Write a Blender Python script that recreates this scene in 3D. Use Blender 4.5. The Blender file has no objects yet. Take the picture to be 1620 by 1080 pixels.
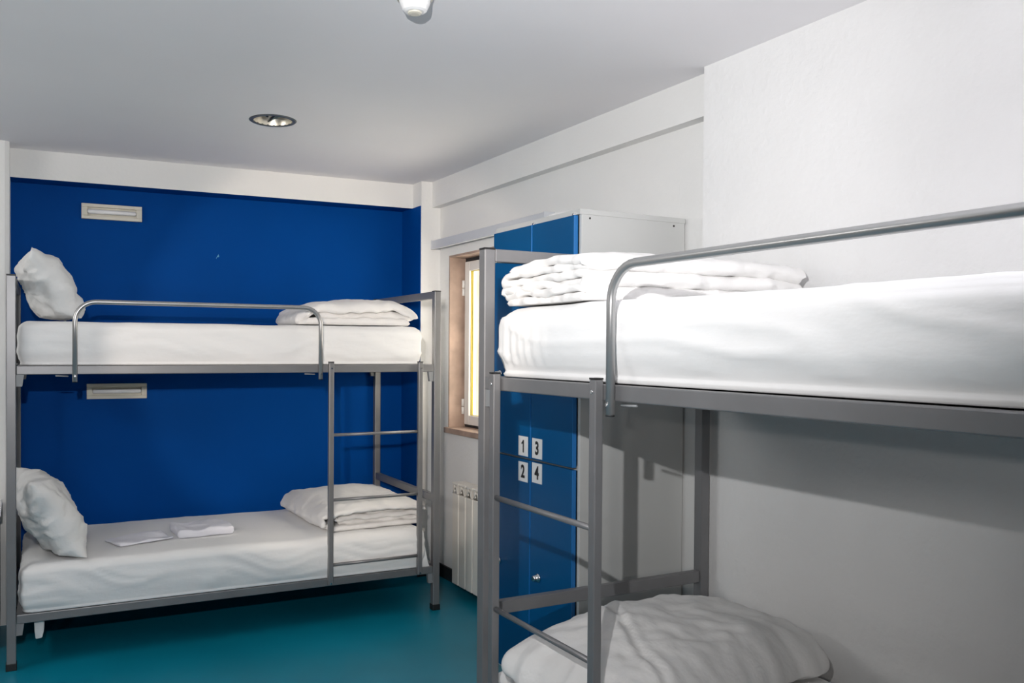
import bpy, bmesh, math, random
from mathutils import Vector, Matrix, noise
random.seed(7)
C = bpy.context.scene.collection
SC = bpy.context.scene
PI = math.pi

# ------------------------------------------------------------------ camera
F_PX = 1328.978; YAW = 0.4705; PITCH = -0.0127; ROLL = 0.0059; CX = -98.9453; CY = 28.2203
cam = bpy.data.cameras.new('camera')
cam.sensor_width = 36.0
cam.lens = F_PX / 1620 * 36.0
cam.shift_x = -CX / 1620
cam.shift_y = CY / 1620
cam.clip_start = 0.02
co = bpy.data.objects.new('camera', cam); C.objects.link(co)
fw = Vector((math.sin(YAW) * math.cos(PITCH), math.cos(YAW) * math.cos(PITCH), math.sin(PITCH)))
rt0 = Vector((math.cos(YAW), -math.sin(YAW), 0)); up0 = rt0.cross(fw)
rt = rt0 * math.cos(ROLL) + up0 * math.sin(ROLL); up = -rt0 * math.sin(ROLL) + up0 * math.cos(ROLL)
M = Matrix((rt, up, -fw)).transposed().to_4x4(); M.translation = (0, 0, 1.362)
co.matrix_world = M
SC.camera = co

# ------------------------------------------------------------------ colour management, world, lights
SC.view_settings.view_transform = 'Standard'
SC.view_settings.look = 'None'
SC.view_settings.gamma = 1
SC.view_settings.use_curve_mapping = False
SC.view_settings.exposure = 0.0

w = bpy.data.worlds.new('world'); SC.world = w; w.use_nodes = True
bg = w.node_tree.nodes['Background']; bg.inputs[0].default_value = (1.0, 0.93, 0.80, 1); bg.inputs[1].default_value = 6.5

def area(name, loc, target, sx, sy, power, col, spread=None):
    l = bpy.data.lights.new(name, 'AREA'); l.shape = 'RECTANGLE'; l.size = sx; l.size_y = sy
    l.energy = power; l.color = col
    if spread: l.spread = spread
    o = bpy.data.objects.new(name, l); C.objects.link(o); o.location = loc
    o.rotation_euler = (Vector(target) - Vector(loc)).to_track_quat('-Z', 'Y').to_euler()
    return o

# added unseen fill light from high on the left, brightens the right wall
area('left_fill_light', (-1.6, 3.3, 2.05), (2.2, 3.5, 1.9), 1.0, 0.3, 13, (1.0, 0.97, 0.93))
# light thrown up at the ceiling beside the camera
area('ceiling_uplight', (1.5, 0.2, 2.0), (1.5, 0.2, 3), 0.4, 0.4, 17, (0.98, 0.97, 1.0))
# small lamp to the left of and above the camera, throws the crisp shadow of the bed on the wall
def spot(name, loc, target, power, col, radius, angle, blend):
    l = bpy.data.lights.new(name, 'SPOT'); l.energy = power; l.color = col
    l.shadow_soft_size = radius; l.spot_size = angle; l.spot_blend = blend
    o = bpy.data.objects.new(name, l); C.objects.link(o); o.location = loc
    o.rotation_euler = (Vector(target) - Vector(loc)).to_track_quat('-Z', 'Y').to_euler()
    return o
spot('lamp_above_camera', (-0.08, 0.246, 1.694), (1.30, 3.85, 2.37), 165, (1.0, 0.985, 0.98), 0.009, 2.1, 1.0)
spot('right_beam_fill_spot', (-0.08, 0.246, 1.70), (2.2, 2.9, 2.25), 95, (1.0, 0.985, 0.98), 0.009, 0.85, 1.0)  # added spot that brightens the right wall beam and the locker
spot('warm_rear_spot', (-0.9, -1.0, 1.9), (1.45, 4.0, 1.38), 310, (1.0, 0.85, 0.72), 0.04, 0.42, 0.25)  # warm spot from behind left, aimed at the far bunk
# second weaker lamp farther left, gives the fainter upper shadow edge
spot('second_lamp', (-1.2, -1.2, 1.63), (1.6, 1.9, 1.2), 40, (1.0, 0.94, 0.87), 0.03, 1.6, 0.6)

# ------------------------------------------------------------------ materials
def srgb(r, g, b):
    f = lambda c: (c / 255 / 12.92) if c / 255 <= .04045 else ((c / 255 + .055) / 1.055) ** 2.4
    return (f(r), f(g), f(b), 1)

def mat(name, col, rough=.6, metal=0.0, bump=None, var=0.0, varscale=3.0, spec=None, sheen=0.0):
    m = bpy.data.materials.new(name); m.use_nodes = True
    nt = m.node_tree; b = nt.nodes['Principled BSDF']
    b.inputs['Base Color'].default_value = col; b.inputs['Roughness'].default_value = rough
    b.inputs['Metallic'].default_value = metal
    if spec is not None: b.inputs['Specular IOR Level'].default_value = spec
    if sheen: b.inputs['Sheen Weight'].default_value = sheen
    tc = nt.nodes.new('ShaderNodeTexCoord')
    if var:
        n = nt.nodes.new('ShaderNodeTexNoise'); n.inputs['Scale'].default_value = varscale; n.inputs['Detail'].default_value = 5
        nt.links.new(tc.outputs['Object'], n.inputs['Vector'])
        r = nt.nodes.new('ShaderNodeMapRange'); r.inputs[1].default_value = .3; r.inputs[2].default_value = .7
        r.inputs[3].default_value = 1 - var; r.inputs[4].default_value = 1 + var
        nt.links.new(n.outputs['Fac'], r.inputs[0])
        mx = nt.nodes.new('ShaderNodeVectorMath'); mx.operation = 'SCALE'
        mx.inputs[0].default_value = col[:3]; nt.links.new(r.outputs[0], mx.inputs['Scale'])
        nt.links.new(mx.outputs[0], b.inputs['Base Color'])
    if bump:
        prev = None
        for (sc, st, dist, stretch) in bump:
            mp = nt.nodes.new('ShaderNodeMapping'); mp.inputs['Scale'].default_value = stretch
            nt.links.new(tc.outputs['Object'], mp.inputs[0])
            n = nt.nodes.new('ShaderNodeTexNoise'); n.inputs['Scale'].default_value = sc; n.inputs['Detail'].default_value = 4
            nt.links.new(mp.outputs[0], n.inputs['Vector'])
            bp = nt.nodes.new('ShaderNodeBump'); bp.inputs['Strength'].default_value = st; bp.inputs['Distance'].default_value = dist
            nt.links.new(n.outputs['Fac'], bp.inputs['Height'])
            if prev: nt.links.new(prev.outputs[0], bp.inputs['Normal'])
            prev = bp
        nt.links.new(prev.outputs[0], b.inputs['Normal'])
    return m

plaster = mat('white_plaster', (.78, .78, .77, 1), .85, bump=[(60, .25, .004, (1, 1, 1)), (6, .15, .01, (1, 1, 1))], var=.015)
plaster_rough = mat('rough_white_plaster', (.78, .78, .78, 1), .85, bump=[(45, .45, .005, (1, 1, 1)), (9, .25, .012, (1, 1, 1))], var=.02)
rear_m = mat('dull_grey_wall_paint', (.28, .27, .27, 1), .8)
ceiling_m = mat('ceiling_paint', (.83, .82, .84, 1), .9, bump=[(3, .12, .02, (1, 1, 1))], var=.01)
blue_wall = mat('blue_wall_paint', (.0, .056, .27, 1), .55, bump=[(50, .2, .003, (1, 1, 1)), (5, .12, .01, (1, 1, 1))], var=.04, spec=.04)
floor_m = mat('teal_vinyl_floor', (.0, .20, .30, 1), .38, bump=[(30, .05, .002, (1, 1, 1))], var=.12, varscale=2.0)
steel = mat('grey_painted_steel', (.215, .215, .222, 1), .38, .35, bump=[(80, .05, .001, (1, 1, 1))], var=.05, varscale=9)
tube_m = mat('satin_steel_tube', (.42, .42, .42, 1), .30, .7, var=.04, varscale=12)
cab_m = mat('dark_grey_laminate', (.045, .05, .06, 1), .5)
chrome = mat('chrome', (.75, .75, .76, 1), .18, 1.0)
black_pl = mat('black_plastic', (.012, .012, .013, 1), .5)
grey_pl = mat('grey_plastic', (.25, .26, .27, 1), .5)
sheet = mat('white_sheet', (.82, .82, .82, 1), .9, bump=[(6, .25, .014, (1, 1, 2.5)), (22, .2, .005, (1, .5, 1))], spec=.2, sheen=.1)
duvet_m = mat('white_duvet_cover', (.80, .79, .78, 1), .9, bump=[(9, .5, .02, (1, 1, 1)), (30, .25, .005, (1, 1, 1))], spec=.2, sheen=.1)
pillow_m = mat('white_pillowcase', (.74, .74, .735, 1), .9, bump=[(8, .6, .03, (1, 1, 1)), (28, .35, .004, (1, 1, 1))], spec=.2)
towel_m = mat('white_folded_linen', (.80, .80, .86, 1), .9, bump=[(30, .4, .006, (1, 1, 1))])
locker_grey = mat('locker_grey_metal', (.57, .575, .565, 1), .45, bump=[(20, .04, .003, (1, 1, 1))], var=.01)
locker_blue = mat('locker_blue_door', (.0, .082, .235, 1), .36, var=.03, spec=.25)
edge_blue = mat('locker_door_edge', (.012, .16, .46, 1), .35)
cream = mat('cream_plastic', (.66, .63, .54, 1), .45)
tube_white = mat('lamp_tube_white', (.85, .85, .85, 1), .3)
upvc = mat('white_window_frame', (.80, .79, .77, 1), .35)
stone = mat('beige_stone', (.40, .285, .225, 1), .6, var=.22, varscale=9, bump=[(25, .15, .003, (1, 1, 1))])
yellow_gl = mat('yellow_glazing_bead', (.42, .33, .03, 1), .4)
rad_m = mat('cream_radiator_enamel', (.80, .77, .71, 1), .4)
rail_m = mat('pale_grey_rail', (.60, .62, .66, 1), .4)
dark_base = mat('dark_baseboard_gap_shade', (.02, .022, .025, 1), .5)
ink = mat('black_ink', (.01, .01, .01, 1), .5)
sticker_m = mat('white_sticker', (.80, .80, .80, 1), .5)
paper_m = mat('white_paper', (.85, .85, .85, 1), .8)
foam_m = mat('yellowed_mattress_cover', (.72, .64, .40, 1), .9)
reflector = mat('lamp_reflector', (.90, .84, .72, 1), .33, .85)
dark_metal = mat('dark_lamp_ring', (.16, .17, .16, 1), .35, .6)
glass = bpy.data.materials.new('window_glass'); glass.use_nodes = True
_b = glass.node_tree.nodes['Principled BSDF']; _b.inputs['Transmission Weight'].default_value = 1; _b.inputs['Roughness'].default_value = .0
_b.inputs['IOR'].default_value = 1.1; _b.inputs['Base Color'].default_value = (1, 1, 1, 1)

# ------------------------------------------------------------------ mesh helpers
def obj(name, bm, m, parent=None, smooth=False, label=None, kind=None, cat=None, group=None, doubles=False):
    if doubles: bmesh.ops.remove_doubles(bm, verts=bm.verts, dist=1e-5)
    bmesh.ops.recalc_face_normals(bm, faces=bm.faces)
    me = bpy.data.meshes.new(name); bm.to_mesh(me); bm.free()
    for mm in (m if isinstance(m, (list, tuple)) else [m]): me.materials.append(mm)
    if smooth:
        for p in me.polygons: p.use_smooth = True
    o = bpy.data.objects.new(name, me); C.objects.link(o)
    if parent: o.parent = parent
    if label: o['label'] = label
    if kind: o['kind'] = kind
    if cat: o['category'] = cat
    if group: o['group'] = group
    return o

def thing(name, label, cat, loc=(0, 0, 0), rz=0, group=None):
    o = bpy.data.objects.new(name, None); C.objects.link(o); o.location = loc; o.rotation_euler = (0, 0, rz)
    o.empty_display_size = .1
    o['label'] = label; o['category'] = cat
    if group: o['group'] = group
    return o

def box(bm, a, b, bev=0.0, mi=0):
    a2 = [min(a[i], b[i]) for i in range(3)]; b2 = [max(a[i], b[i]) for i in range(3)]
    r = bmesh.ops.create_cube(bm, size=1)
    vs = r['verts']
    for v in vs:
        v.co = Vector(((a2[i] + b2[i]) / 2 + v.co[i] * (b2[i] - a2[i]) for i in range(3)))
    fs = set(f for v in vs for f in v.link_faces)
    for f in fs: f.material_index = mi
    if bev > 0:
        es = list(set(e for v in vs for e in v.link_edges))
        bmesh.ops.bevel(bm, geom=es, offset=bev, segments=2, affect='EDGES', profile=.5)
    return vs

def bx(a, b, bev=0.0):
    bm = bmesh.new(); box(bm, a, b, bev); return bm

def tube(bm, pts, r, seg=12, cap=True):
    pts = [Vector(p) for p in pts]
    rings = []
    t0 = (pts[1] - pts[0]).normalized()
    n = t0.orthogonal().normalized()
    for i, p in enumerate(pts):
        if i == 0: t = (pts[1] - pts[0])
        elif i == len(pts) - 1: t = (pts[-1] - pts[-2])
        else: t = (pts[i + 1] - pts[i]).normalized() + (pts[i] - pts[i - 1]).normalized()
        t.normalize()
        n = (n - t * n.dot(t)).normalized(); b = t.cross(n)
        rr = r[i] if isinstance(r, (list, tuple)) else r
        rings.append([bm.verts.new(p + (n * math.cos(2 * PI * k / seg) + b * math.sin(2 * PI * k / seg)) * rr) for k in range(seg)])
    for i in range(len(rings) - 1):
        for k in range(seg):
            f = bm.faces.new((rings[i][k], rings[i][(k + 1) % seg], rings[i + 1][(k + 1) % seg], rings[i + 1][k])); f.smooth = True
    if cap:
        bm.faces.new(rings[0][::-1]); bm.faces.new(rings[-1])

def prism(bm, pts, z0, z1):
    lo = [bm.verts.new((p[0], p[1], z0)) for p in pts]; hi = [bm.verts.new((p[0], p[1], z1)) for p in pts]
    bm.faces.new(lo[::-1]); bm.faces.new(hi)
    n = len(pts)
    for i in range(n): bm.faces.new((lo[i], lo[(i + 1) % n], hi[(i + 1) % n], hi[i]))

def lathe(bm, prof, seg=32, c=(0, 0, 0)):
    rings = []
    for (r, z) in prof:
        rings.append([bm.verts.new((c[0] + r * math.cos(2 * PI * k / seg), c[1] + r * math.sin(2 * PI * k / seg), c[2] + z)) for k in range(seg)])
    for i in range(len(rings) - 1):
        for k in range(seg):
            bm.faces.new((rings[i][k], rings[i][(k + 1) % seg], rings[i + 1][(k + 1) % seg], rings[i + 1][k]))
    return rings

def N(x, y, z=0.0): return noise.noise(Vector((x, y, z)))
def ridge(x, y, z=0.0): return 1 - abs(noise.noise(Vector((x, y, z)))) * 2

def rounded_box(dx, dy, dz, r, step, disp=None, rz=None):
    """closed soft box centred in x,y with its base at z=0; disp(p, n) -> offset along n or Vector"""
    rz = rz or r
    bm = bmesh.new()
    n = [max(2, int(round(d / step))) for d in (dx, dy, dz)]
    D = (dx / 2, dy / 2, dz / 2)
    def face(ax, sgn):
        u, v = [i for i in range(3) if i != ax]
        g = []
        for i in range(n[u] + 1):
            row = []
            for j in range(n[v] + 1):
                p = [0, 0, 0]; p[ax] = sgn * D[ax]
                p[u] = -D[u] + 2 * D[u] * i / n[u]; p[v] = -D[v] + 2 * D[v] * j / n[v]
                row.append(bm.verts.new(p))
            g.append(row)
        for i in range(n[u]):
            for j in range(n[v]): bm.faces.new((g[i][j], g[i + 1][j], g[i + 1][j + 1], g[i][j + 1]))
    for ax in range(3):
        for s in (-1, 1): face(ax, s)
    bmesh.ops.remove_doubles(bm, verts=bm.verts, dist=1e-6)
    R = (r, r, min(rz, D[2]))
    for v in bm.verts:
        p = v.co.copy()
        q = Vector([max(-(D[i] - R[i]), min(D[i] - R[i], p[i])) for i in range(3)])
        d = p - q
        m = Vector((d[0] / R[0], d[1] / R[1], d[2] / R[2]))
        L = m.length
        if L > 1e-9:
            mm = max(abs(m[0]), abs(m[1]), abs(m[2]))
            m = m / L * mm * 1.0
            nn = m.normalized()
            m = nn * mm
            p = q + Vector((m[0] * R[0], m[1] * R[1], m[2] * R[2]))
        else: nn = Vector((0, 0, 1))
        v.co = p + Vector((0, 0, D[2]))
        if disp:
            o = disp(v.co.copy(), nn)
            v.co += nn * o if isinstance(o, float) else o
    return bm

# ------------------------------------------------------------------ room shell
ZC = 2.357
XN, XB, XR = 2.137, 2.189, 2.241
AB = -0.0507
def back_y(x, off=0.0): return 4.815 + AB * (x - 2.12) + off      # blue wall plane
def beam_y(x): return 4.666 + AB * (x - 2.12)
def struct(name, bm, m, **k): return obj(name, bm, m, kind='structure', **k)

XL = -1.7; YR = -2.3
struct('floor', bx((XL - .1, YR - .1, -.1), (2.6, 5.1, 0)), floor_m)
# ceiling with the round hole of the downlight
LX, LY, LR = 0.980, 3.648, .098
bm = bmesh.new()
x0, x1, y0, y1, h = XL - .1, 2.6, YR - .1, 5.1, .2
sq = []
SEG = 32
for k in range(SEG):
    a = 2 * PI * k / SEG; c, s = math.cos(a), math.sin(a); m_ = max(abs(c), abs(s))
    sq.append((bm.verts.new((LX + c * LR, LY + s * LR, ZC)), bm.verts.new((LX + c / m_ * h, LY + s / m_ * h, ZC))))
for k in range(SEG): bm.faces.new((sq[k][0], sq[(k + 1) % SEG][0], sq[(k + 1) % SEG][1], sq[k][1]))
for (a, b, c, d) in ((x0, LX - h, y0, y1), (LX + h, x1, y0, y1), (LX - h, LX + h, y0, LY - h), (LX - h, LX + h, LY + h, y1)):
    vs = [bm.verts.new((a, c, ZC)), bm.verts.new((b, c, ZC)), bm.verts.new((b, d, ZC)), bm.verts.new((a, d, ZC))]; bm.faces.new(vs)
box(bm, (x0, y0, ZC + .12), (x1, y1, ZC + .2))
struct('ceiling', bm, ceiling_m)

bm = bmesh.new(); prism(bm, [(XL, back_y(XL)), (2.3, back_y(2.3)), (2.3, 5.1), (XL, 5.1)], 0, ZC)
struct('wall_back', bm, blue_wall)
# white beam above the blue wall, with blue painted underside
bm = bmesh.new(); prism(bm, [(-.06, beam_y(-.06)), (2.125, beam_y(2.125)), (2.125, back_y(2.125, .02)), (-.06, back_y(-.06, .02))], 2.212, ZC)
for f in bm.faces:
    if abs(f.normal.z) > .5 and f.calc_center_median().z < 2.3: f.material_index = 1
bm.normal_update()
for f in bm.faces: f.material_index = 1 if f.calc_center_median().z < 2.2125 else 0
struct('trim_1', bm, [plaster, blue_wall])
# right corner column, its left return painted blue
bm = bmesh.new(); prism(bm, [(2.118, 4.545), (2.245, 4.54), (2.3, 5.0), (2.118, 5.0)], 0, ZC)
struct('trim_2', bm, plaster)
bm = bmesh.new(); prism(bm, [(2.113, 4.549), (2.119, 4.549), (2.119, 4.9), (2.113, 4.9)], 0, 2.212)
struct('trim_3', bm, blue_wall)
# left column
bm = bmesh.new(); prism(bm, [(XL, 4.62), (-.075, 4.618), (-.055, 4.63), (-.053, 5.0), (XL, 5.0)], 0, ZC)
struct('trim_4', bm, plaster)
# right wall (recess) with window opening
WY0, WY1, WZ0, WZ1 = 3.25, 4.42, .90, 1.908
bm = bmesh.new()
box(bm, (XR, 2.1, 0), (XR + .25, WY0, ZC)); box(bm, (XR, WY1, 0), (XR + .25, 4.9, ZC))
box(bm, (XR, WY0, 0), (XR + .25, WY1, WZ0 - .03)); box(bm, (XR, WY0, WZ1), (XR + .25, WY1, ZC))
struct('wall_right', bm, plaster)
# beam along the right wall
struct('trim_5', bx((XB, 2.2, 2.205), (XR + .02, 4.56, ZC)), plaster)
# near part of the right wall, standing forward
struct('wall_right_near', bx((XN, YR, 0), (XR + .25, 2.24, ZC)), plaster_rough)
struct('wall_left', bx((XL - .1, YR, 0), (XL, 5.0, ZC)), rear_m)
struct('wall_rear', bx((XL - .1, YR - .1, 0), (2.6, YR, ZC)), rear_m)
struct('baseboard_right', bx((XR - .012, 2.3, 0), (XR, 4.54, .075)), dark_base)
struct('baseboard_column', bx((2.10, 4.53, 0), (XR - .013, 4.544, .075)), dark_base)

# ------------------------------------------------------------------ window
wn = bpy.data.objects.new('window_1', None); C.objects.link(wn); wn['kind'] = 'structure'; wn.location = (XR, 3.8, WZ0)
def wpart(name, bm, m, **k):
    o = obj(name, bm, m, wn, **k); o.matrix_parent_inverse = Matrix.Translation((-XR, -3.8, -WZ0)); return o
bm = bmesh.new()
box(bm, (XR + .001, WY1 - .012, WZ0), (XR + .2, WY1 + .001, WZ1)); box(bm, (XR + .001, WY0 - .001, WZ0), (XR + .2, WY0 + .012, WZ1))
box(bm, (XR + .001, WY0 + .012, WZ1 - .012), (XR + .2, WY1 - .012, WZ1 + .001))
wpart('window_reveal', bm, stone)
wpart('window_sill', bx((XR - .022, WY0 - .02, WZ0 - .032), (XR + .2, WY1 + .015, WZ0), .003), stone)
FX = 2.335
bm = bmesh.new()
for (a, b) in (((WY0 + .012, WZ0), (WY0 + .04, WZ1 - .012)), ((WY1 - .02, WZ0), (WY1 - .012, WZ1 - .012)), ((WY0 + .04, WZ0), (WY1 - .02, WZ0 + .012)), ((WY0 + .04, WZ1 - .03), (WY1 - .02, WZ1 - .012))):
    box(bm, (FX + .012, a[0], a[1]), (FX + .06, b[0], b[1]))
wpart('window_frame_shade', bm, dark_base)  # near black colour stands in for the shadowed gap around the sashes
YS = [(WY1 - .024, 3.84), (3.83, WY0 + .045)]
for (ya, yb) in YS:
    sw = .055; z0s, z1s = WZ0 + .016, WZ1 - .034
    bm = bmesh.new()
    box(bm, (FX, ya - sw, z0s), (FX + .05, ya, z1s), .003); box(bm, (FX, yb, z0s), (FX + .05, yb + sw, z1s), .003)
    box(bm, (FX, yb + sw, z0s), (FX + .05, ya - sw, z0s + sw), .003); box(bm, (FX, yb + sw, z1s - sw), (FX + .05, ya - sw, z1s), .003)
    s_ = wpart('window_sash', bm, upvc)
    bm = bmesh.new(); t = .003
    box(bm, (FX + .012, ya - sw - t, z0s + sw), (FX + .03, ya - sw, z1s - sw)); box(bm, (FX + .012, yb + sw, z0s + sw), (FX + .03, yb + sw + t, z1s - sw))
    box(bm, (FX + .012, yb + sw + t, z0s + sw), (FX + .03, ya - sw - t, z0s + sw + t)); box(bm, (FX + .012, yb + sw + t, z1s - sw - t), (FX + .03, ya - sw - t, z1s - sw))
    b_ = obj('glazing_bead', bm, yellow_gl, s_)
    bm = bx((FX + .02, yb + sw + t, z0s + sw + t), (FX + .024, ya - sw - t, z1s - sw - t))
    obj('glass_pane', bm, glass, s_)
for z in (1.02, 1.72):
    bm = bmesh.new(); tube(bm, [(FX - .006, WY1 - .018, z - .045), (FX - .006, WY1 - .018, z - .002)], .008); tube(bm, [(FX - .006, WY1 - .018, z + .002), (FX - .006, WY1 - .018, z + .045)], .008)
    wpart('window_hinge', bm, upvc)

# roller blind / curtain rail above the window
t = thing('curtain_rail', 'pale grey horizontal curtain rail on the wall above the window, running behind the locker', 'curtain rail', (XR, 3.93, 1.957))
obj('rail', bx((-.058, -.61, .006), (-.001, .61, .05), .004), rail_m, t)
obj('lower_lip', bx((-.062, -.61, -.003), (-.04, .61, .008), .001), rail_m, t)
for y in (-.612, .605): obj('end_cap', bx((-.06, y, .0), (0, y + .008, .052), .001), rail_m, t)

# ------------------------------------------------------------------ radiator
t = thing('radiator', 'cream sectional radiator under the window, left of the lockers', 'radiator', (XR, 3.63, .06))
n = 13; pitch = .08
for k in range(n):
    y = .52 - pitch * (k + .5)
    bm = bmesh.new()
    box(bm, (-.11, y - .036, .0), (-.098, y + .036, .50), .004)
    box(bm, (-.098, y - .006, .02), (-.03, y + .006, .54), .001)
    # vented head of the section
    box(bm, (-.11, y - .030, .512), (-.104, y - .012, .548)); box(bm, (-.11, y + .012, .512), (-.104, y + .030, .548))
    tube(bm, [(-.106, y - .032, .503), (-.106, y + .0, .543), (-.106, y + .032, .503)], .005, 6)
    box(bm, (-.112, y - .038, .548), (-.03, y + .038, .562), .004)
    obj('section', bm, rad_m, t)
bm = bmesh.new(); tube(bm, [(-.06, -.52, .06), (-.06, .52, .06)], .016); tube(bm, [(-.06, -.52, .50), (-.06, .52, .50)], .016)
obj('header_pipe', bm, rad_m, t, smooth=False)
for y in (-.3, .3): bm = bmesh.new(); tube(bm, [(-.06, y, .46), (-.001, y, .46)], .006); obj('wall_bracket', bm, rad_m, t)

# ------------------------------------------------------------------ locker
t = thing('locker', 'tall grey locker with blue doors numbered 1 to 4 behind the near bunk bed', 'locker', (1.735, 2.43, 0))
LW, LD, LH = .585, .495, 1.856
bm = bmesh.new()
box(bm, (.02, 0, .06), (LD, .016, LH), .002); box(bm, (.02, LW - .016, .06), (LD, LW, LH), .002)
box(bm, (.02, .016, LH - .016), (LD, LW - .016, LH), .001); box(bm, (.02, .016, .06), (LD, LW - .016, .076), .001)
box(bm, (LD - .012, .016, .076), (LD, LW - .016, LH - .016)); box(bm, (.03, LW / 2 - .008, .076), (LD - .012, LW / 2 + .008, LH - .016))
box(bm, (.03, .016, .93), (LD - .012, LW / 2 - .008, .945)); box(bm, (.03, LW / 2 + .008, .93), (LD - .012, LW - .016, .945))
box(bm, (.012, -.002, LH - .018), (LD, LW, LH + .001), .001)
obj('body', bm, locker_grey, t)
bm = bmesh.new(); box(bm, (.05, .03, 0), (LD - .03, LW - .03, .06)); obj('plinth', bm, dark_base, t)
for (px_, pz) in ((.055, 1.826), (.44, 1.826)):
    bm = bmesh.new(); tube(bm, [(px_, -.001, pz), (px_, .004, pz)], .004, 10); obj('screw_hole', bm, ink, t)
digits = {}
def digit_mesh(ch):
    if ch == '1':
        P1 = [(-.001, -.024), (.008, -.024), (.008, .025), (.001, .025), (-.004, .019), (-.013, .014), (-.013, .007), (-.001, .011)]
        b1 = bmesh.new(); prism(b1, P1, -.0004, .0004); me = bpy.data.meshes.new('digit'); b1.to_mesh(me); b1.free(); me.materials.append(ink); return me
    cu = bpy.data.curves.new('digit', 'FONT'); cu.body = ch; cu.size = .068; cu.align_x = 'CENTER'; cu.align_y = 'CENTER'; cu.extrude = .0004; cu.offset = .0022
    o = bpy.data.objects.new('tmp', cu); C.objects.link(o)
    bpy.context.view_layer.update()
    me = bpy.data.meshes.new_from_object(o.evaluated_get(bpy.context.evaluated_depsgraph_get()))
    bpy.data.objects.remove(o); me.materials.clear(); me.materials.append(ink); return me
cols = {'far': (LW / 2 + .003, LW - .002), 'near': (.018, LW / 2 - .003)}
for ch, col, z0, z1, zl in (('1', 'far', .942, LH - .020, .986), ('3', 'near', .942, LH - .020, .986), ('2', 'far', .078, .934, .886), ('4', 'near', .078, .934, .893)):
    a, b = cols[col]
    bm = bmesh.new(); box(bm, (0, a, z0), (.018, b, z1), .0015)
    for f in bm.faces: f.material_index = 1 if (abs(f.calc_center_median().y - a) < .002 or abs(f.calc_center_median().y - b) < .002) else 0
    d = obj('door', bm, [locker_blue, edge_blue], t)
    ky = b - .06 if col == 'far' else b - .06
    kz = {'1': 1.26, '3': 1.26, '2': .50, '4': .50}[ch]
    bm = bmesh.new(); tube(bm, [(0, ky, kz), (-.006, ky, kz), (-.007, ky, kz), (-.024, ky, kz), (-.027, ky, kz)], [.016, .016, .011, .011, .008], 16)
    obj('lock_knob', bm, chrome, d)
    ly = (2.774 - 2.43) if col == 'far' else (2.675 - 2.43)
    bm = bx((-.0012, ly - .034, zl - .038), (0.0005, ly + .034, zl + .038)); st = obj('number_sticker', bm, sticker_m, d, label='white sticker with a black number ' + ch)
    me = digit_mesh(ch); me.name = 'digit'
    o = bpy.data.objects.new('digit', me); C.objects.link(o); o.parent = t
    o.name = 'number_digit'
    o.matrix_local = Matrix.Translation((-.0018, ly, zl - .001)) @ Matrix(((0, 0, -1, 0), (-.80, 0, 0, 0), (0, 1.0, 0, 0), (0, 0, 0, 1)))
    o['label'] = 'black number ' + ch
for y in (LW / 2 - .001, .03):
    bm = bx((.003, y - .006, LH - .020), (.016, y + .006, LH - .012), .001); obj('hinge_pin', bm, chrome, t)

# crumpled paper on the locker
bm = bmesh.new(); bmesh.ops.create_icosphere(bm, subdivisions=3, radius=1)
for v in bm.verts:
    p = v.co.copy(); k = 1 + .25 * N(p.x * 2, p.y * 2, p.z * 2) + .12 * N(p.x * 6, p.y * 6, p.z * 6)
    v.co = Vector((p.x * .05 * k, p.y * .10 * k, max(0, .001 + (p.z + .3) * .028 * k)))
o = obj('crumpled_paper', bm, paper_m, smooth=True, label='small crumpled white paper lying on top of the locker', cat='paper'); o.location = (1.86, 2.70, LH + .001)

# ------------------------------------------------------------------ wall lamps, ceiling lamp, detector
def wall_lamp(xc, zc, label):
    L = .304; Hh = .082
    t = thing('wall_lamp', label, 'wall lamp', (xc, back_y(xc) - .001, zc), math.atan(AB), 'recessed wall lamps on the blue wall')
    bm = bmesh.new(); fr = .024; d = .022
    box(bm, (-L / 2, -d, Hh / 2 - .018), (L / 2, 0, Hh / 2), .002); box(bm, (-L / 2, -d, -Hh / 2), (L / 2, 0, -Hh / 2 + .018), .002)
    box(bm, (-L / 2, -d, -Hh / 2 + .018), (-L / 2 + .028, 0, Hh / 2 - .018), .002); box(bm, (L / 2 - .028, -d, -Hh / 2 + .018), (L / 2, 0, Hh / 2 - .018), .002)
    obj('housing', bm, cream, t)
    obj('back_plate', bx((-L / 2 + .028, -.004, -Hh / 2 + .018), (L / 2 - .028, 0, Hh / 2 - .018)), cream, t)
    bm = bmesh.new(); tube(bm, [(-L / 2 + .03, -.012, 0), (-L / 2 + .036, -.013, 0), (L / 2 - .036, -.013, 0), (L / 2 - .03, -.012, 0)], [.007, .0125, .0125, .007], 16)
    obj('lamp_tube', bm, tube_white, t)
wall_lamp(.434, 2.086, 'upper cream recessed wall lamp near the top of the blue wall')
wall_lamp(.460, 1.121, 'lower cream recessed wall lamp on the blue wall just under the upper bunk')

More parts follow.
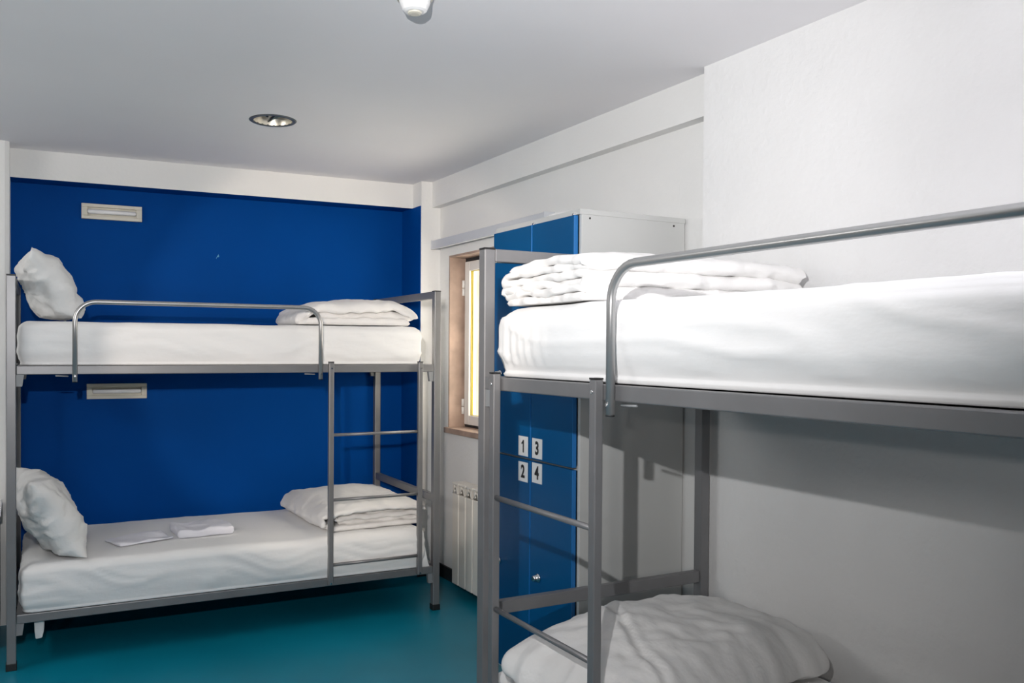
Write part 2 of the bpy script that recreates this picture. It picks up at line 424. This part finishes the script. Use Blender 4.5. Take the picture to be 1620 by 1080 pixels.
t = thing('downlight', 'round recessed ceiling downlight with shiny reflector above the far bunk', 'ceiling lamp', (LX, LY, ZC))
bm = bmesh.new(); lathe(bm, [(.084, .003), (.084, -.003), (.098, -.003), (.103, .0), (.095, .0005)], 40); obj('ring', bm, dark_metal, t, smooth=False)
bm = bmesh.new(); lathe(bm, [(.084, .0), (.078, .025), (.064, .055), (.045, .075), (.012, .085), (.001, .086)], 40)
for v in bm.verts:
    a = math.atan2(v.co.y, v.co.x); k = 1 + .015 * math.cos(a * 20); v.co.x *= k; v.co.y *= k
obj('reflector_bowl', bm, reflector, t, smooth=True)
bm = bmesh.new(); tube(bm, [(-.02, .03, .078), (-.02, .03, .03), (-.02, .03, .02)], [.012, .012, .004]); obj('bulb', bm, tube_white, t, smooth=True)
bm = bmesh.new(); box(bm, (-.003, -.08, .012), (.003, .08, .02)); box(bm, (-.024, .02, .02), (-.014, .034, .075)); obj('lamp_holder', bm, black_pl, t)

t = thing('smoke_detector', 'small white dome smoke detector on the ceiling, cut by the top of the picture', 'smoke detector', (.985, 2.165, ZC))
bm = bmesh.new(); lathe(bm, [(.001, -.0), (.052, -.0), (.052, -.012), (.046, -.018)], 32); obj('base', bm, cream, t)
bm = bmesh.new(); rr = lathe(bm, [(.046, -.014), (.042, -.03), (.034, -.046), (.026, -.050)], 32); bm.faces.new(rr[-1]); obj('sensor_head', bm, tube_white, t)
bm = bmesh.new(); rr = lathe(bm, [(.02, -.049), (.019, -.054), (.012, -.056)], 24); bm.faces.new(rr[-1]); obj('grille', bm, cream, t)

# ------------------------------------------------------------------ bunk bed
p_, q_ = .0362, .0245; BL, BW, BH = 2.0, .8957, 1.6629
ZR = {'uT': 1.2796, 'uB': 1.2421, 'lT': .2311, 'lB': .1936}
def bunk(label, loc, rz, m):
    """local X = m*u, u measured from the ladder end; Y = depth from the front; label end first"""
    t = thing('bunk_bed', label, 'bunk bed', loc, rz, 'grey metal bunk beds')
    def B(name, a, b, mt=steel, bev=.003, par=None):
        bm = bmesh.new(); box(bm, (a[0] * m, a[1], a[2]), (b[0] * m, b[1], b[2]), bev); return obj(name, bm, mt, par or t)
    for (u, y) in ((0, 0), (BL - p_, 0), (0, BW - p_), (BL - p_, BW - p_)):
        po = B('post', (u, y, .012), (u + p_, y + p_, BH - .005))
        B('foot_cap', (u - .003, y - .003, 0), (u + p_ + .003, y + p_ + .003, .03), black_pl, .002, po)
        B('top_cap', (u, y, BH - .006), (u + p_, y + p_, BH), black_pl, .001, po)
    for (zt, zb) in ((1.2796, 1.2421), (.2311, .1936)):
        B('light_block_panel', (p_ + .001, .029, zt - .0055), (BL - p_ - .001, BW - p_ + .007, zt - .003), bev=0)  # added solid panel, stops light leaking between the slats
        for y in (.002, BW - p_ + .008):
            r_ = B('side_rail', (p_ + .001, y, zb), (BL - p_ - .001, y + .026, zt))
        for u in (.006, BL - p_ + .006):
            B('end_rail', (u, p_ + .001, zb), (u + .024, BW - p_ - .001, zt))
        for k in range(9):
            u = .16 + k * .21
            B('bed_slat', (u, .029, zt - .022), (u + .03, BW - p_ + .007, zt - .006), bev=.001)
        # plastic corner brackets under the rails
        for u in (p_, BL - p_ - .03):
            for y in (.006, BW - p_ + .01):
                bm = bmesh.new()
                s0, s1 = (u, u + .03)
                inner = s1 if u < 1 else s0
                pts = [(s0, zb), (s1, zb), ((s1 if u > 1 else s1 - .007), zb - .05), ((s0 + .007 if u > 1 else s0), zb - .05)]
                lo = [bm.verts.new((a * m, y, z)) for a, z in pts]; hi = [bm.verts.new((a * m, y + .02, z)) for a, z in pts]
                bm.faces.new(lo); bm.faces.new(hi)
                for i in range(4): bm.faces.new((lo[i], lo[(i + 1) % 4], hi[(i + 1) % 4], hi[i]))
                obj('corner_bracket', bm, grey_pl, t)
    for u in (.002, BL - p_ + .002):
        B('head_bar', (u, p_ + .001, 1.6216), (u + .032, BW - p_ - .001, 1.6597))
        B('cross_bar', (u + .004, p_ + .001, .5629), (u + .030, BW - p_ - .001, .6026))
    # ladder
    lad = bpy.data.objects.new('ladder', None); C.objects.link(lad); lad.parent = t
    for u in (.110, .5845):
        st = B('ladder_stile', (u, -q_, .203), (u + q_, -.0005, 1.291), par=lad)
        B('stile_cap', (u, -q_, 1.291), (u + q_, -.0005, 1.2955), black_pl, .0005, lad)
        for z in (1.262, .212):
            bm = bmesh.new(); tube(bm, [((u + q_ / 2) * m, -q_ - .003, z), ((u + q_ / 2) * m, -q_ + .001, z)], .0045, 10)
            obj('bolt', bm, chrome, lad)
    for z in (.937, .6177, .3001):
        bm = bmesh.new(); tube(bm, [((.110 + q_ - .004) * m, -q_ / 2, z), ((.5845 + .004) * m, -q_ / 2, z)], .0078, 14)
        obj('rung', bm, steel, lad)
    # guard rail: one bent tube
    g1, g2, zg, zb, R = .6498, 1.7391, 1.5548, 1.2109, .085
    yy = -.0125; pts = [(g1, zb), (g1, zg - R)]
    for k in range(1, 9):
        a = PI / 2 * k / 8; pts.append((g1 + R - R * math.cos(a), zg - R + R * math.sin(a)))
    pts.append((g2 - R, zg))
    for k in range(1, 9):
        a = PI / 2 * k / 8; pts.append((g2 - R + R * math.sin(a), zg - R + R * math.cos(a)))
    pts.append((g2, zb))
    bm = bmesh.new(); tube(bm, [(u * m, yy, z) for u, z in pts], .0105, 18)
    gr = obj('guard_rail', bm, tube_m, t)
    for u in (g1, g2):
        bm = bmesh.new(); tube(bm, [(u * m, yy, zb - .003), (u * m, yy, zb + .0005)], .0106, 16); obj('tube_end_cap', bm, black_pl, gr)
        bm = bmesh.new(); tube(bm, [(u * m, yy - .012, 1.235), (u * m, yy - .008, 1.235)], .004, 10); obj('bolt', bm, chrome, gr)
        bm = bmesh.new(); tube(bm, [((u + .025) * m, .0, 1.234), ((u + .075) * m, .004, 1.236)], .003, 8); obj('hook_pin', bm, grey_pl, gr)
    # slot of the rail hook in the ladder-end post
    if m > 0:
        bm = bmesh.new(); box(bm, (p_ - .0006, .012, 1.205), (p_ + .0012, .018, 1.262), .0003); obj('post_slot', bm, black_pl, t)
        bm = bmesh.new(); tube(bm, [(p_ + .002, .019, 1.208), (p_ + .002, .019, 1.258)], .0016, 8); obj('slot_edge', bm, chrome, t)
    return t
AL = -0.0193; xl, yl = -.0597, 3.9523
AR = 0.0018; xr, yr = 1.2191, 2.2062
def LPt(s, y, z): return (xl + s * math.cos(AL) - y * math.sin(AL), yl + s * math.sin(AL) + y * math.cos(AL), z)
bunk('grey metal bunk bed against the blue wall, seen whole', LPt(BL, 0, 0), AL, -1)
bunk('grey metal bunk bed in the right foreground, standing along the white wall', (xr, yr, 0), -PI / 2 + AR, 1)

# ------------------------------------------------------------------ mattresses (with their fitted sheets)
def mattress(label, sx, sy, sz, seed, end_folds, loc, rz, step=.014, sag=0.0, hem=0.0, rad=.04, belly=.006):
    def disp(p, n):
        x, y, z = p
        o = 0.0
        h = z / sz
        side = max(0.0, 1 - abs(n.z) * 1.3)
        # broad pulls of the sheet
        o += .006 * N(x * 1.7 + seed, y * 2.1, z * 4) + .004 * N(x * 4, y * 4 + seed, z * 9)
        # long horizontal tension wrinkles on the sides
        c = ridge(x * 2.2 + seed * 3, z * 14 + x * 1.5 + N(x * 3, seed) * 1.5, y * .7)
        o += side * .006 * max(0, c - .55) / .45
        # vertical gathers at the ends
        e = max(0, 1 - (sx / 2 - abs(x)) / .34) if x * end_folds > 0 else 0
        g = math.sin((x + .3 * y) * 150 + 2.5 * N(x * 6, z * 3, seed)) * .5 + N(x * 38 + z * 3, y * 38, z * 2 + seed) * 1.2
        o += side * e * .007 * g * (1.15 - h)
        if abs(n.x) > .5: o += side * .005 * N(y * 30, z * 2, seed)
        # top creases
        if n.z > .5:
            o += .002 * max(0, ridge(x * 3 + seed, y * 1.3 + x * .8) - .6) / .4 + .0015 * N(x * 6, y * 6, seed) - .004
            o -= sag * max(0, 1 - (2 * x / sx) ** 2) * max(0, 1 - (2 * y / sy) ** 2)
        v = n * (o if n.z > -.5 else 0.0)
        if end_folds and n.x * end_folds > .3:      # the end of the fitted sheet is drawn in under the mattress
            v.x -= end_folds * abs(n.x) * .035 * max(0, 1 - h / .75)
        hn = math.hypot(n.x, n.y)
        if z < rad and n.z < 0 and hn > .15:
            ins = rad - math.sqrt(max(0, rad * rad - (rad - z) ** 2))
            v += Vector((n.x, n.y, 0)) / hn * min(ins, rad * .8) * .8
        # belly: bulging sides, drawn in at the bottom
        if side > 0:
            k = math.sin(PI * min(1, max(0, h))) ** .7 * belly - belly * 1.5 * max(0, .35 - h) / .35
            v += Vector((n.x, n.y, 0)) * k
        if hem and h < .3 and y < 0:
            v.z -= hem * (1 - h / .3) * (.6 + .8 * N(x * 5 + seed, 3.3)) ; v.y -= hem * .9 * (1 - h / .3)
        return v
    bm = rounded_box(sx, sy, sz, rad, step, disp, rz=rad)
    o = obj('mattress', bm, sheet, smooth=True, label=label, cat='mattress', group='mattresses under white fitted sheets')
    o.location = loc; o.rotation_euler = (0, 0, rz)
    return o
sx = 1.865
mL = mattress('white sheeted mattress on the upper level of the bunk at the blue wall', sx, .82, .197, 1.3, 0, LPt(.045 + sx / 2 , .445, 1.2798), AL)
mLl = mattress('white sheeted mattress on the lower level of the bunk at the blue wall', sx, .84, .205, 5.1, 0, LPt(.055 + sx / 2, .421, .232), AL)
def RPt(s, y, z): return (xr + y * math.cos(AR) + s * math.sin(AR), yr - s * math.cos(AR) + y * math.sin(AR), z)
mattress('thick white sheeted mattress on the upper level of the foreground bunk', 1.88, .84, .206, 9.7, -1, RPt(.05 + .94, .445, 1.2798), -PI / 2 + AR, step=.011, rad=.062, belly=.012)
mattress('white mattress on the lower level of the foreground bunk, mostly under the duvet', 1.88, .84, .19, 3.2, 0, RPt(.05 + .94, .445, .232), -PI / 2 + AR)

# ------------------------------------------------------------------ folded duvets
def folded(name, label, L, W, n, th, seed, loc, rz, start=1, step=.010, wav=.008, edge=.014, und=.010, dome=.0, droop=.02, rip=.003, back=(0,)*9, blunt=.3, gapk=1.0, wrap=False):
    """a quilt folded in n layers: the fold path runs in local x/z and the cloth is as wide as W along y"""
    pitch = th * gapk; r = pitch / 2
    path = []; ns = max(8, int(L / step))
    order = ([0] + list(range(n - 1, 0, -1))) if wrap else list(range(n))
    for q_i, k in enumerate(order):
        zc = th / 2 + k * pitch
        lo_ = -L / 2 + (th * 1.1 if wrap and 0 < q_i < n and k not in (0, n - 1) else 0); hi_ = L / 2 - (.02 if (wrap and q_i > 1) else 0)
        xs = [(lo_ + (hi_ - lo_) * i / ns) for i in range(ns + 1)]
        if (q_i % 2 == 0) == (start < 0): xs = xs[::-1]
        fwd = xs[-1] > xs[0]
        for x in xs: path.append((x, zc, k))
        if q_i < n - 1:
            k2 = order[q_i + 1]; z2 = th / 2 + k2 * pitch; rr_ = abs(z2 - zc) / 2
            cx = xs[-1]; s_ = 1 if fwd else -1; na = 10 if rr_ < th else 18
            for i in range(1, na):
                a = PI * i / na
                path.append((cx + s_ * rr_ * math.sin(a) * 1.2, (zc + z2) / 2 - (z2 - zc) / 2 * math.cos(a), k + (k2 - k) * i / na))
    m = len(path); nrm = []
    for i in range(m):
        a = path[max(0, i - 1)]; b = path[min(m - 1, i + 1)]
        tx, tz = b[0] - a[0], b[1] - a[1]; l = math.hypot(tx, tz) or 1
        nrm.append((-tz / l, tx / l))
    nw = max(10, int(W / step)); bm = bmesh.new()
    Htot = th + (n - 1) * pitch
    def pos(i, j, side):
        x, z, k = path[i]
        v = -1 + 2 * j / nw; av = abs(v)
        q = math.sin(v * PI / 2) * .55 + v * .45            # denser rows near both edges
        av = abs(q)
        dd = (1 - av) * W / 2
        ed = math.sqrt(max(0, 1 - max(0, 1 - dd / (th * .55)) ** 2))
        di = min(i, m - 1 - i) * step
        endf = math.sqrt(max(0, 1 - max(0, 1 - di / (th * .55)) ** 2))
        t = th / 2 * (.05 + .95 * ed) * (blunt * .3 + (1 - blunt * .3) * endf) * .98
        kk = int(k + .5)
        bk = back[min(kk, len(back) - 1)]
        hw = W / 2 - (bk if q < 0 else 0) + edge * (N(x * 8 + seed, kk * 4.7 + seed, 1.0) + .6 * N(x * 21 + seed, kk * 2.7, 3.0))
        y = q * hw
        lift = z / Htot
        em = av ** 4
        wv = und * 1.6 * N(x * 4.0 + seed, y * 4.0, .3) * lift
        wv += wav * (N(x * 13 + seed, y * 4, k * 1.9) * 1.3 + .6 * N(x * 27 + seed, y * 4, k * 1.3)) * (.15 + .85 * em) * (0 if k < .5 else 1)
        wv += dome * lift * (1 - (2 * x / L) ** 2) * (1 - av ** 3)
        rp = rip * (N(x * 22 + seed, y * 22, k) + .8 * max(0, ridge(x * 9 + y * 4 + seed, y * 8 - x * 3, k) - .5)) * min(1, ed + .2)
        X = x + nrm[i][0] * (t * side + rp * side); Z = z + nrm[i][1] * (t * side + rp * side) + wv
        X += .012 * N(y * 6, seed + kk * 2, 2.0) + .006 * N(y * 19, seed + kk, 5)
        Z -= droop * lift * (av ** 6 + .7 * abs(2 * x / L) ** 6)
        return Vector((X, y, max(.001, Z)))
    tp = [[bm.verts.new(pos(i, j, 1)) for j in range(nw + 1)] for i in range(m)]
    bt = [[bm.verts.new(pos(i, j, -1)) for j in range(nw + 1)] for i in range(m)]
    for i in range(m - 1):
        for j in range(nw):
            bm.faces.new((tp[i][j], tp[i + 1][j], tp[i + 1][j + 1], tp[i][j + 1]))
            bm.faces.new((bt[i][j], bt[i][j + 1], bt[i + 1][j + 1], bt[i + 1][j]))
        for j in (0, nw): bm.faces.new((tp[i][j], bt[i][j], bt[i + 1][j], tp[i + 1][j]))
    for i in (0, m - 1):
        for j in range(nw): bm.faces.new((tp[i][j], tp[i][j + 1], bt[i][j + 1], bt[i][j]))
    o = obj(name, bm, duvet_m, smooth=True, label=label, cat='duvet', group='folded white duvets')
    o.location = loc; o.rotation_euler = (0, 0, rz)
    return o

folded('folded_duvet', 'white folded duvet at the foot of the upper mattress at the blue wall', .52, .56, 3, .042, 2.0, LPt(1.615, .38, 1.478), AL - .05, start=-1, wrap=True, wav=.011, und=.012, dome=.018, droop=.03, rip=.005, back=(.0, .03, 0))
folded('folded_duvet', 'white duvet folded in layers on the lower mattress at the blue wall', .48, .70, 5, .0245, 6.0, LPt(1.68, .42, .439), AL + .05, start=-1, wrap=True, wav=.010, und=.008, dome=.022, droop=.012, rip=.003, back=(.02, .05, .03, .055, 0))
folded('folded_duvet', 'white duvet folded in thin layers on the upper mattress of the foreground bunk', .37, .80, 6, .0225, 11.0, RPt(.255, .455, 1.487), PI / 2 + AR, start=-1, step=.007, wav=.007, edge=.014, und=.006, dome=.012, droop=.012, rip=.0035, back=(.02, .0, .012, 0, .01, 0))

# big loosely folded duvet on the lower foreground bed
def puff(label, dx, dy, dz, loc, rz, seed):
    def disp(p, n):
        x, y, z = p
        u, v = 2 * x / dx, 2 * y / dy
        k = max(0, 1 - abs(u) ** 3.0) ** .6 * max(0, 1 - abs(v) ** 3.0) ** .6
        zz = z * (.42 + .58 * k)
        zz += (.020 * N(x * 5 + seed, y * 5) + .010 * N(x * 12, y * 12 + seed) + .005 * N(x * 26, y * 26 + seed) + .006 * max(0, ridge(x * 11 - y * 4, y * 5 + x * 3, seed) - .5) + .008 * max(0, ridge(x * 4 + y * 3, y * 6 - x * 2 + seed) - .6)) * (z / dz)
        ex = (.022 * N(y * 7, seed) + .010 * N(y * 19, seed)) * abs(u); ey = (.022 * N(x * 7, seed + 2) + .010 * N(x * 19, seed + 2)) * abs(v)
        # stitched seam running across
        d = abs(x * .35 + y + .17 + .03 * math.sin(x * 9))
        zz -= .006 * math.exp(-(d / .012) ** 2) * (z / dz); zz += .006 * math.exp(-((d - .022) / .014) ** 2) * (z / dz)
        return Vector((ex, ey, zz - z))
    bm = rounded_box(dx, dy, dz, .10, .011, disp, rz=dz * .48)
    o = obj('folded_duvet', bm, duvet_m, smooth=True, label=label, cat='duvet', group='folded white duvets'); o.location = loc; o.rotation_euler = (0, 0, rz)
puff('thick puffy white duvet on the lower mattress of the foreground bunk', .56, .86, .18, (1.635, 1.84, .428), -PI / 2 + .16, 4.0)

# ------------------------------------------------------------------ pillows
def pillow(label, w_, h_, t_, loc, rot, seed, zmin):
    bm = bmesh.new(); n1, n2 = 56, 44; sides = []
    for s in (1, -1):
        g = []
        for i in range(n1 + 1):
            row = []
            for j in range(n2 + 1):
                u = -1 + 2 * i / n1; v = -1 + 2 * j / n2
                pinch = 1 - .07 * (1 - abs(v) ** 2) * abs(u) ** 3; pinch2 = 1 - .09 * (1 - abs(u) ** 2) * abs(v) ** 3
                x = u * w_ / 2 * pinch; y = v * h_ / 2 * pinch2
                k = (max(0, 1 - abs(u) ** 2.6) ** .62) * (max(0, 1 - abs(v) ** 2.6) ** .62)
                z = t_ / 2 * k
                cr = .009 * N(u * 2.2 + seed, v * 2.2, s) + .006 * N(u * 5, v * 5 + seed, s * 2)
                edge = max(abs(u), abs(v))
                cr += .018 * max(0, ridge(u * 2.4 + seed + v, v * 3.0 - u, s) - .55) * (.3 + edge) + .006 * max(0, ridge(u * 6 + seed, v * 5 + u * 2, s) - .4)
                z = z + cr * min(1, k * 2.5)
                wob = .010 * N(u * 3 + seed, v * 3 + 7) 
                row.append(bm.verts.new((x + wob, y + wob, s * z + .016 * N(u * 1.5 + seed, v * 1.5) + .012 * N(seed + u * 3, v * 3.3))))
            g.append(row)
        for i in range(n1):
            for j in range(n2): bm.faces.new((g[i][j], g[i + 1][j], g[i + 1][j + 1], g[i][j + 1]))
    from mathutils import Euler
    Rm = Euler(rot).to_matrix(); Ri = Rm.inverted()
    for v in bm.verts:                       # the lower side of the pillow settles on the mattress
        wv = Rm @ v.co + Vector(loc)
        if wv.z < zmin + .02:
            wv.z = zmin + max(0, .02 - (zmin + .02 - wv.z) * .35)
            v.co = Ri @ (wv - Vector(loc))
    o = obj('pillow', bm, pillow_m, smooth=True, label=label, cat='pillow', group='white pillows at the head of the far bunk', doubles=True)
    o.location = loc; o.rotation_euler = rot
    return o
pillow('white pillow leaning at the left end of the upper bed', .375, .56, .185, (.113, 4.27, 1.622), (0, math.radians(58), math.radians(4)), 1.0, 1.478)
pillow('white pillow leaning at the left end of the lower bed', .43, .58, .20, (.112, 4.22, .603), (0, math.radians(60), math.radians(6)), 6.4, .438)

# ------------------------------------------------------------------ folded linen packs on the lower far bed
def linen(label, dx, dy, dz, loc, rz, seed):
    def disp(p, n):
        return Vector((.012 * N(p.y * 12, seed), .012 * N(p.x * 12, seed + 3), (.012 * N(p.x * 10 + seed, p.y * 10) + .008 * max(0, ridge(p.x * 9, p.y * 9, seed) - .5)) * p.z / dz))
    bm = rounded_box(dx, dy, dz, .012, .008, disp, rz=dz * .45)
    o = obj('folded_linen', bm, towel_m, smooth=True, label=label, cat='folded linen', group='folded linen on the lower far bed'); o.location = loc; o.rotation_euler = (0, 0, rz)
linen('small square pack of white folded linen in the middle of the lower far bed', .27, .22, .038, (.80, 4.30, .436), .05, 2.0)
linen('flat thin folded white linen left of the thicker pack on the lower far bed', .27, .17, .012, (.50, 4.25, .437), .35, 5.0)

# corners of the lower fitted sheet hanging below the rail
def sheet_tail(pts, th, y):
    bm = bmesh.new()
    a = [bm.verts.new((x, y + .004 * math.sin(i * 2.1), z)) for i, (x, z) in enumerate(pts)]
    b = [bm.verts.new((x, y + th + .004 * math.sin(i * 1.7), z)) for i, (x, z) in enumerate(pts)]
    bm.faces.new(a); bm.faces.new(b[::-1])
    for i in range(len(pts)): bm.faces.new((a[i], a[(i + 1) % len(pts)], b[(i + 1) % len(pts)], b[i]))
    bmesh.ops.bevel(bm, geom=list(bm.edges), offset=.002, segments=2, affect='EDGES')
    o = obj('sheet_corner', bm, sheet, mLl, smooth=False); return o
sheet_tail([(-.885, .004), (-.842, .004), (-.846, -.09), (-.853, -.122), (-.878, -.126), (-.882, -.09)], .012, -.375)
sheet_tail([(.80, .004), (.84, .004), (.832, -.055), (.818, -.045), (.812, -.06), (.803, -.03)], .008, -.30)
sheet_tail([(.905, .12), (.925, .16), (.95, .02), (.965, -.008), (.93, -.02), (.915, .0)], .010, -.405)
bm = bmesh.new()
for (a, b, c) in (((0, 0), (.012, .02), (.016, .006)), ((-.002, -.004), (.004, .006), (.001, -.006))):
    vs = [bm.verts.new((p[0], 0, p[1])) for p in (a, b, c)]; vs2 = [bm.verts.new((p[0], -.0008, p[1])) for p in (a, b, c)]
    bm.faces.new(vs); bm.faces.new(vs2)
    for i in range(3): bm.faces.new((vs[i], vs[(i + 1) % 3], vs2[(i + 1) % 3], vs2[i]))
chip_m = mat('bare_plaster_chip', (.12, .35, .55, 1), .8)
o = obj('paint_chip', bm, chip_m, bpy.data.objects['wall_back']); o.location = (.985, back_y(.985) - .0005, 1.872)

# ------------------------------------------------------------------ cabinet at the left edge
t = thing('bedside_cabinet', 'low dark grey cabinet behind the far bunk at the left edge of the picture', 'cabinet', (-.33, 4.42, 0))
obj('body', bx((-.2, -.17, .09), (.235, .17, .60), .004), cab_m, t)
obj('plinth', bx((-.18, -.15, 0), (.215, .15, .09)), black_pl, t)
obj('top', bx((-.21, -.18, .60), (.245, .18, .62), .003), tube_white, t)
